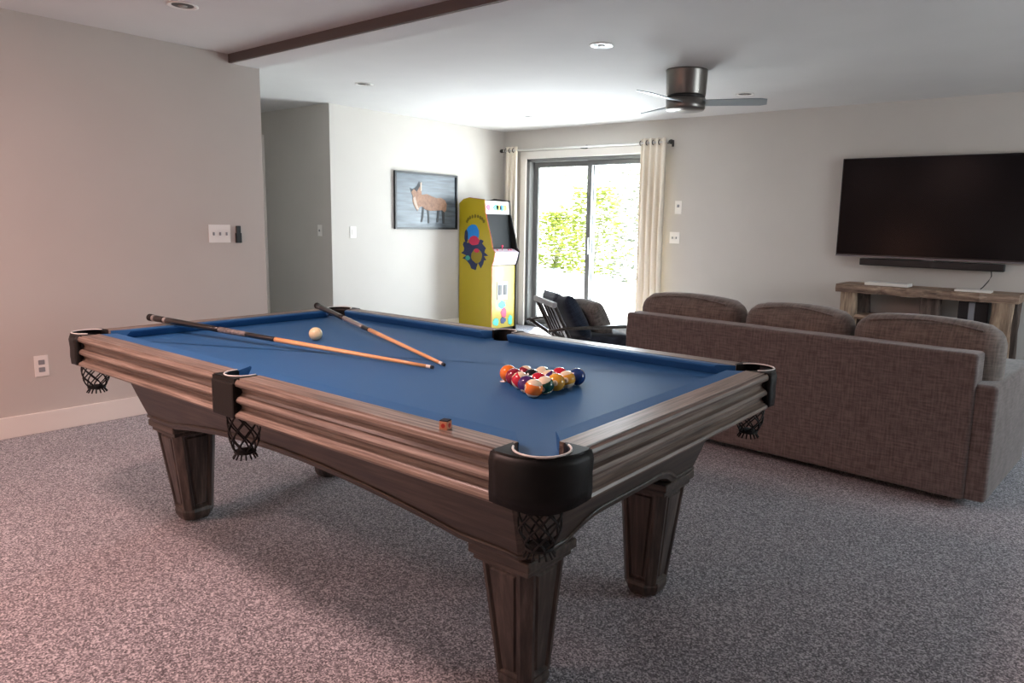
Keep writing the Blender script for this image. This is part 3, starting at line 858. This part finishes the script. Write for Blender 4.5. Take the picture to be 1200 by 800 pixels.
o = obj('streaming_box', box(nb(), -.175, .175, -.09, .09, 0, .028, .006, 3), M['white']); o.location = (-1.60, 6.78, .838)
tag(o, 'flat white box on the left end of the console top', 'media box')
o = obj('white_tray', box(nb(), -.13, .13, -.07, .07, 0, .016, .005, 3), M['white']); o.location = (-.94, 6.74, .838)
tag(o, 'thin white box on the right half of the console top', 'media box')

# ------------------------------------------------------------------ arcade cabinet (faces +X, side to the camera)
ar = thing('arcade_cabinet', 'bright yellow arcade cabinet standing in the corner by the patio door', 'arcade cabinet', (XP+.02, 6.25, 0))
AW = .455
sp_ = [(0, 0), (.535, 0), (.535, .79), (.565, .86), (.585, .955), (.545, 1.0), (.515, 1.13), (.435, 1.38), (.425, 1.40), (.41, 1.56), (.16, 1.585), (.06, 1.565), (.0, 1.52)]
XZ = Matrix(((1, 0, 0, 0), (0, 0, 1, 0), (0, 1, 0, 0), (0, 0, 0, 1)))   # outline (x,z) extruded along y
for y0, y1 in ((0, .018), (AW-.018, AW)):
    bm = nb(); prism(bm, sp_, y0, y1, XZ); s_ = obj('side_panel', bm, M['yellow'] if y0 == 0 else M['black'], ar)
    bm = nb(); pts = [(x, (y0+y1)/2, z) for x, z in sp_]
    tube(bm, pts[1:] , .006, 5); e_ = obj('edge_trim', bm, M['redtrim'] if y0 == 0 else M['black'], s_)
bm = nb(); box(bm, .01, .50, .018, AW-.018, .0, .78)
obj('lower_body', bm, M['black'], ar)
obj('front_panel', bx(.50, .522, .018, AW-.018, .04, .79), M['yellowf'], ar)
# upper body back
bm = nb(); prism(bm, [(0.01, .78), (.44, .78), (.40, 1.1), (.36, 1.40), (.36, 1.555), (.15, 1.57), (.02, 1.51)], .018, AW-.018, XZ); obj('upper_body', bm, M['black'], ar)
bm = nb(); prism(bm, [(.46, .99), (.47, 1.0), (.405, 1.39), (.39, 1.39)], .02, AW-.02, XZ); obj('screen', bm, plain('arcade_screen', '#0b0d0e', .5, spec=.15), ar)
bm = nb(); prism(bm, [(.36, 1.40), (.418, 1.40), (.404, 1.55), (.36, 1.553)], .018, AW-.018, XZ); mq = obj('marquee', bm, plain('marquee_white', '#c4c1bc', .3), ar)
bm = nb(); prism(bm, [(.46, .79), (.53, .80), (.556, .862), (.578, .95), (.50, .985), (.44, .99)], .018, AW-.018, XZ); cpn = obj('control_panel', bm, plain('panel_pale', '#a99da5', .35), ar)
# controls
bm = nb(); lathe(bm, [(.004, 0), (.004, .05)], 8, Matrix.Translation((.525, AW/2-.03, .97))); bmesh.ops.create_uvsphere(bm, u_segments=12, v_segments=8, radius=.014, matrix=Matrix.Translation((.525, AW/2-.03, 1.025)))
obj('joystick', bm, M['ared'], cpn, True)
for dy in (-.11, .09, .13):
    bm = nb(); lathe(bm, [(.012, 0), (.012, .02)], 12, Matrix.Translation((.52, AW/2+dy, .965))); obj('button', bm, M['ared'], cpn)
# coin door and front stickers
obj('coin_door', bx(.522, .528, .12, .30, .38, .60), plain('coin_door_grey', '#8b8b92', .4, noise=.2, nscale=40), ar)
bm = nb(); box(bm, .528, .534, .14, .19, .44, .56, .002); box(bm, .528, .534, .23, .28, .44, .56, .002); obj('coin_slot', bm, M['black'], ar)
def blob(y0, cx, cz, rx, rz, mat, parent, name='side_art', n=18, wob=.0, seed=0, depth=.002, plane='side'):
    r = random.Random(seed); pts = [(cx+rx*math.cos(2*PI*i/n)*(1+wob*r.uniform(-1, 1)), cz+rz*math.sin(2*PI*i/n)*(1+wob*r.uniform(-1, 1))) for i in range(n)]
    bm = nb()
    if plane == 'side': prism(bm, pts, y0-depth, y0, XZ)
    else:
        prism(bm, pts, y0, y0+depth, Matrix(((0, 0, 1, 0), (1, 0, 0, 0), (0, 1, 0, 0), (0, 0, 0, 1))))
    return obj(name, bm, mat, parent)
# abstract colour shapes on the side
A_ = ar
blob(0, .26, .95, .19, .17, M['anavy'], A_, wob=.30, seed=3, n=34)
blob(-.0022, .23, 1.17, .105, .105, M['ablue'], A_, wob=.05, seed=4)
blob(-.003, .12, 1.13, .03, .08, M['anavy'], A_, wob=.1, seed=5)
blob(-.0044, .255, 1.08, .085, .055, M['ared'], A_, wob=.12, seed=6)
blob(-.0044, .30, .90, .09, .085, M['yellowf'], A_, wob=.08, seed=7)
blob(-.0066, .30, .965, .045, .025, M['ared'], A_, wob=.1, seed=8)
blob(-.0044, .15, .87, .04, .03, M['agreen'], A_, wob=.2, seed=9)
for i in range(9):
    a = math.radians(20+18*i); blob(-.0, .27+.145*math.cos(a), 1.28+.09*math.sin(a), .018, .022, M['adyel'], A_, wob=.2, seed=20+i, n=8)
# marquee and front colour patches
bm = nb()
for k, (cy, w_, mt) in enumerate(((.07, .03, 'ared'), (.20, .045, 'agreen'), (.25, .05, 'yellowf'), (.30, .035, 'ablue'), (.36, .03, 'yellowf'))):
    mk = Matrix.Translation((0, 0, 0))
    blob(.4115, cy, 1.475, w_, .035, M[mt], mq, 'marquee_shape', seed=k, wob=.15, plane='front', depth=.006)
bm.free()
for k, (cy, cz, ry, rz, mt) in enumerate(((.21, .32, .06, .045, 'ablue'), (.24, .22, .05, .06, 'ared'), (.10, .12, .05, .05, 'agreen'), (.36, .12, .04, .06, 'agreen'), (.23, .13, .05, .04, 'anavy'))):
    blob(.522, cy, cz, ry, rz, M[mt], A_, 'front_art', seed=40+k, wob=.2, plane='front', depth=.004)

# ------------------------------------------------------------------ moose picture on the alcove wall
pc = thing('framed_picture', 'black-framed moose picture on blue-grey boards hung beside the arcade cabinet', 'picture', (XP+.001, 5.735, 1.523))
pw, ph = .475, .318
bm = nb()
box(bm, 0, .03, -pw, -pw+.022, -ph, ph); box(bm, 0, .03, pw-.022, pw, -ph, ph); box(bm, 0, .03, -pw+.022, pw-.022, ph-.022, ph); box(bm, 0, .03, -pw+.022, pw-.022, -ph, -ph+.022)
obj('frame', bm, M['picframe'], pc)
obj('board', bx(0, .012, -pw+.022, pw-.022, -ph+.022, ph-.022), M['planks'], pc)
YZX = Matrix(((0, 0, 1, 0), (1, 0, 0, 0), (0, 1, 0, 0), (0, 0, 0, 1)))
def pz(u, v): return ((u-.5)*2*(pw-.022), (.5-v)*2*(ph-.022))
body = [(.26, .50), (.27, .42), (.24, .34), (.28, .28), (.33, .33), (.38, .22), (.41, .33), (.41, .38), (.50, .36), (.58, .40), (.66, .43), (.74, .42), (.81, .46), (.84, .54), (.83, .66), (.80, .70), (.76, .66), (.66, .67), (.56, .68), (.47, .66), (.42, .60), (.37, .62), (.34, .69), (.31, .64), (.28, .58)]
bm = nb(); prism(bm, [pz(u, v) for u, v in body], .012, .016, YZX); mo = obj('moose_figure', bm, M['mooset'], pc)
bm = nb()
for pts in ([(.42, .62), (.45, .62), (.44, .80), (.42, .90), (.39, .90), (.41, .78)], [(.49, .64), (.53, .64), (.54, .80), (.54, .92), (.51, .92), (.51, .78)],
            [(.67, .64), (.72, .64), (.70, .80), (.69, .90), (.66, .90), (.67, .78)], [(.75, .64), (.80, .64), (.80, .80), (.80, .92), (.77, .92), (.76, .78)],
            [(.24, .34), (.22, .26), (.27, .29), (.33, .23), (.37, .13), (.38, .22), (.33, .33), (.28, .30)]):
    prism(bm, [pz(u, v) for u, v in pts], .013, .0155, YZX)
o = obj('legs_and_antlers', bm, M['moosed'], mo)
bm = nb(); prism(bm, [pz(u, v) for u, v in [(.27, .45), (.30, .42), (.33, .55), (.36, .66), (.33, .66), (.29, .56)]], .016, .0175, YZX)
prism(bm, [pz(u, v) for u, v in [(.385, .16), (.41, .14), (.41, .30), (.39, .32)]], .016, .0175, YZX)
obj('pale_markings', bm, M['moosel'], mo)

# ------------------------------------------------------------------ switches and outlets
def plate(name, label, cat, loc, rz, w, h, kind):
    t = thing(name, label, cat, loc, rz)     # faces local -y
    obj('cover_plate', box(nb(), -w/2, w/2, -.006, 0, -h/2, h/2, .002), M['white'], t)
    if kind == 'toggle3':
        for k in (-1, 0, 1): obj('toggle', box(nb(), k*.046-.005, k*.046+.005, -.016, -.005, -.012, .010, .002), M['greyp'], t)
    elif kind == 'toggle1': obj('toggle', box(nb(), -.005, .005, -.016, -.005, -.012, .010, .002), M['greyp'], t)
    elif kind == 'toggle2':
        for k in (-1, 1): obj('toggle', box(nb(), k*.024-.005, k*.024+.005, -.016, -.005, -.012, .010, .002), M['greyp'], t)
    elif kind == 'outlet':
        for z in (.022, -.022): obj('socket', box(nb(), -.016, .016, -.009, -.005, z-.014, z+.014, .003), M['greyp'], t)
    elif kind == 'rocker': obj('rocker', box(nb(), -.017, .017, -.011, -.005, -.034, .034, .002), M['trim'], t)
    elif kind == 'dial': obj('display', box(nb(), -.014, .014, -.010, -.005, .0, .03, .002), M['greyp'], t)
    return t
plate('light_switch', 'white three-toggle light switch plate on the left wall', 'light switch', (XL, 2.556, 1.184), PI/2, .155, .125, 'toggle3')
plate('wall_outlet', 'white power outlet low on the left wall above the baseboard', 'wall outlet', (XL, 1.436, .402), PI/2, .072, .125, 'outlet')
plate('light_switch', 'white switch plate on the shaded hall wall', 'light switch', (-6.59, 4.455, 1.178), 0, .072, .115, 'toggle1')
plate('light_switch', 'white switch plate on the wall left of the moose picture', 'light switch', (XP, 4.715, 1.167), PI/2, .075, .12, 'rocker')
plate('light_switch', 'upper white wall control to the right of the curtain', 'light switch', (-3.84, YB, 1.508), 0, .08, .14, 'dial')
plate('light_switch', 'lower square white switch plate right of the curtain', 'light switch', (-3.868, YB, 1.183), 0, .122, .125, 'toggle2')
t = thing('remote_holder', 'black fan remote in a wall cradle next to the three-toggle switch', 'remote control', (XL-.003, 2.69, 1.180), PI/2)
obj('cradle', box(nb(), -.020, .020, -.022, 0, -.06, .01, .004), M['black'], t)
obj('remote', box(nb(), -.016, .016, -.020, -.004, -.05, .06, .005, 3), M['tvframe'], t)

# ------------------------------------------------------------------ recessed ceiling lights
def can(x, y, z, label, r=.055):
    t = thing('recessed_light', label, 'ceiling light', (x, y, z), 0, 'recessed ceiling lights')
    bm = nb(); lathe(bm, [(r, -.001), (r+.014, -.006), (r+.022, -.004), (r+.022, -.0005), (r, -.0005)], 28, cap=False); obj('trim_ring', bm, M['white'], t, True)
    bm = nb(); lathe(bm, [(r, -.001), (r*.8, -.003), (.004, -.0035)], 28, cap=False); obj('reflector', bm, M['candark'], t, True)
    bm = nb(); lathe(bm, [(.001, -.009), (r*.3, -.008), (r*.42, -.004), (r*.42, -.0035)], 20, cap=False); obj('bulb', bm, M['bulb'], t, True)
    return t
can(-4.06, 1.94, ZN, 'recessed light in the near ceiling above the left wall')
can(-5.23, 4.00, ZF, 'recessed light in the far ceiling near the hall opening')
can(-2.77, 3.97, ZF, 'recessed light in the far ceiling between beam and fan')
can(-5.21, 6.15, ZF, 'recessed light in the far ceiling near the patio door')
can(-2.71, 6.05, ZF, 'recessed light in the far ceiling behind the fan')

# ------------------------------------------------------------------ ceiling fan
FX, FY = -2.68, 4.95
fn = thing('ceiling_fan', 'brushed nickel three-blade ceiling fan hugging the ceiling', 'ceiling fan', (FX, FY, ZF))
bm = nb(); lathe(bm, [(.02, 0), (.155, 0), (.152, -.01), (.145, -.175), (.143, -.18)], 40); obj('housing', bm, M['fan'], fn, True)
bm = nb(); lathe(bm, [(.02, -.18), (.140, -.18), (.140, -.20), (.02, -.20)], 40); obj('dark_band', bm, M['fand'], fn, True)
bm = nb(); lathe(bm, [(.02, -.20), (.144, -.20), (.143, -.27), (.135, -.282), (.01, -.286)], 40); obj('motor_cap', bm, M['fan'], fn, True)
for ang in (24, 152, 268):
    bm = nb(); L0, L1 = .13, .58; n = 10; rows = []
    for i in range(n+1):
        u = i/n; x = L0+(L1-L0)*u; hw = .055+.012*u
        if u > .9: hw *= math.sqrt(max(.05, 1-((u-.9)/.1)**2*.5))
        pitch = math.radians(-12)
        rows.append([bm.verts.new((x, s*hw*math.cos(pitch), -.232+s*hw*math.sin(pitch)+t_)) for s, t_ in ((-1, 0), (1, 0), (1, .006), (-1, .006))])
    for a, b in zip(rows, rows[1:]):
        for k in range(4): bm.faces.new((a[k], b[k], b[(k+1) % 4], a[(k+1) % 4]))
    bm.faces.new(rows[0]); bm.faces.new(rows[-1][::-1])
    bmesh.ops.transform(bm, matrix=Matrix.Rotation(math.radians(ang), 4, 'Z'), verts=bm.verts)
    obj('blade', bm, M['blade'], fn)

# ------------------------------------------------------------------ outside
cuboid('ground', -60, 30, YB+.15, 60, -.16, -.06, mat=M['snow'])
def shrub(x, y, h, rad, mat, nleaf, seed, label, lw=.10, name='shrub', trunk=0, cat='shrub'):
    t = thing(name, label, cat, (x, y, -.06), 0)
    r = random.Random(seed); bm = nb()
    for i in range(nleaf):
        a = r.uniform(0, 2*PI); v = r.random(); rr = rad*math.sqrt(r.random())*(.55+.75*math.sin(PI*min(1, v*.9+.12)))
        z = trunk+(h-trunk)*v
        clump = .25*rad*math.sin(7*a+5*v*3+seed)
        p = Vector(((rr+clump)*math.cos(a), (rr+clump)*math.sin(a), z))
        q = Matrix.Rotation(r.uniform(0, 6.3), 3, 'Z') @ Matrix.Rotation(r.uniform(-1.2, 1.2), 3, 'X')
        w = lw*r.uniform(.6, 1.3)
        vs = [bm.verts.new(p + q @ Vector(c)*w) for c in ((-.9, 0, 0), (0, -.35, .1), (.9, 0, 0), (0, .35, .1))]
        bm.faces.new(vs)
    obj('foliage', bm, mat, t)
    bm = nb()
    for k in range(7 if not trunk else 9):
        a = r.uniform(0, 6.3); e = rad*r.uniform(.2, .8)
        if trunk: tube(bm, [(0, 0, 0), (.05*math.cos(a), .05*math.sin(a), trunk*.8), (e*math.cos(a), e*math.sin(a), h*r.uniform(.75, .98))], [.07, .05, .012], 6)
        else: tube(bm, [(0, 0, 0), (e*.4*math.cos(a), e*.4*math.sin(a), h*.4), (e*math.cos(a), e*math.sin(a), h*.9)], [.03, .02, .008], 5)
    obj('stems', bm, M['bark'], t)
    return t
shrub(-13.9, 17.8, 1.7, 1.0, M['leafg'], 2200, 1, 'yellow-green shrub seen through the left door pane', .10)
shrub(-11.5, 16.4, 2.35, .85, M['leafg'], 1900, 2, 'taller yellow-green shrub beside the door mullion', .10)
shrub(-8.5, 14.8, 2.4, 1.15, M['leafp'], 2600, 3, 'pale grey-green shrub seen through the right door pane', .085)
shrub(-6.0, 13.6, 2.2, .9, M['leafp'], 1200, 4, 'low pale shrub at the right edge of the door view', .12)
shrub(-14.5, 22, 5.5, 2.2, M['leafp'], 900, 5, 'thin leafless-looking tree beyond the left shrubs', .14, 'tree', 2.0, 'tree')
shrub(-10.0, 21, 5.0, 2.0, M['leafp'], 900, 6, 'thin pale tree beyond the right shrubs', .14, 'tree', 1.8, 'tree')

# ------------------------------------------------------------------ lighting
w = bpy.data.worlds.new('sky'); sc.world = w; w.use_nodes = True
nt = w.node_tree; bg = nt.nodes['Background']
tc = nt.nodes.new('ShaderNodeTexCoord'); sx_ = nt.nodes.new('ShaderNodeSeparateXYZ'); nt.links.new(tc.outputs['Generated'], sx_.inputs[0])
r = nt.nodes.new('ShaderNodeValToRGB'); nt.links.new(sx_.outputs[2], r.inputs[0])
r.color_ramp.elements[0].color = (1, 1, 1, 1); r.color_ramp.elements[1].color = (.60, .76, 1, 1); r.color_ramp.elements[1].position = .7
nt.links.new(r.outputs[0], bg.inputs[0]); bg.inputs[1].default_value = 4.5

def light(kind, name, loc, energy, col, size=None, rot=(0, 0, 0), sy=None):
    l = bpy.data.lights.new(name, kind); l.energy = energy; l.color = col
    if kind == 'AREA':
        l.shape = 'RECTANGLE'; l.size = size; l.size_y = sy or size
    elif kind == 'SUN': l.angle = size
    else: l.shadow_soft_size = size
    o = bpy.data.objects.new(name, l); COL.objects.link(o); o.location = loc; o.rotation_euler = rot
    return o
sd = Vector((.52, -.85, -.66)).normalized()      # sun travels this way
so_ = light('SUN', 'sun', (0, 20, 20), 50.0, (1, .97, .92), math.radians(.6)); so_.rotation_euler = sd.to_track_quat('-Z', 'Y').to_euler()
p = light('AREA', 'door_portal', ((DX0+DX1)/2, YB+.2, 1.05), 1, (1, 1, 1), DX1-DX0, (-PI/2, 0, 0), 2.1); p.data.cycles.is_portal = True
light('AREA', 'door_daylight', (-4.68, YB+.17, 1.0), 125, (.80, .90, 1), 1.0, (-PI/2, 0, 0), 1.9)
light('AREA', 'side_window_fill', (XR+.14, (wy0+wy1)/2, (wz0+wz1)/2), 52, (.82, .91, 1), wz1-wz0, (0, PI/2, 0), wy1-wy0)  # added fill for the TV wall through the unseen side window
# warm ceiling lamps out of view: one assumed from shadow edges, one added fill
WARM = (1, .62, .56)
light('AREA', 'warm_ceiling_lamp_fill', (-2.3, .55, ZN-.03), 42, WARM, .3)
light('AREA', 'warm_ceiling_lamp_fill', (-3.9, -.5, ZN-.03), 30, WARM, .3)  # second one added to brighten the near room
light('POINT', 'assumed_warm_light', (-3.3, -.9, .9), 24, (1, .45, .30), .12)  # assumed unseen source for the orange glow at left, no floor lamp built
light('POINT', 'near_fill_light', (-1.2, -1.6, 1.0), 14, (1, .80, .74), .25)  # added fill for the near ceiling and walls, not a real lamp

# ------------------------------------------------------------------ camera
cam = bpy.data.cameras.new('camera'); co_ = bpy.data.objects.new('camera', cam); COL.objects.link(co_)
f, pit, roll, yaw = 847.018, 8.606, 1.346, 38.229
cam.sensor_fit = 'HORIZONTAL'; cam.sensor_width = 36; cam.lens = f*36/1200
cam.shift_x = -(645.332-600)/1200; cam.shift_y = (389.121-400)/1200
ya, pa, ra = map(math.radians, (yaw, pit, roll))
fw = Vector((-math.sin(ya)*math.cos(pa), math.cos(ya)*math.cos(pa), -math.sin(pa)))
rt = fw.cross(Vector((0, 0, 1))).normalized(); up = rt.cross(fw)
R = math.cos(ra)*rt+math.sin(ra)*up; U = -math.sin(ra)*rt+math.cos(ra)*up
m = Matrix((R, U, -fw)).transposed().to_4x4(); m.translation = Vector((0, 0, 1.313))
co_.matrix_world = m
cam.clip_start = .05; cam.clip_end = 200
sc.camera = co_

sc.view_settings.view_transform = 'Standard'; sc.view_settings.look = 'None'
sc.view_settings.gamma = 1; sc.view_settings.use_curve_mapping = False
sc.view_settings.exposure = 0.33
sc.cycles.use_denoising = True
try: sc.cycles.denoiser = 'OPENIMAGEDENOISE'
except Exception: pass
sc.cycles.max_bounces = 10; sc.cycles.diffuse_bounces = 6; sc.cycles.sample_clamp_indirect = 8
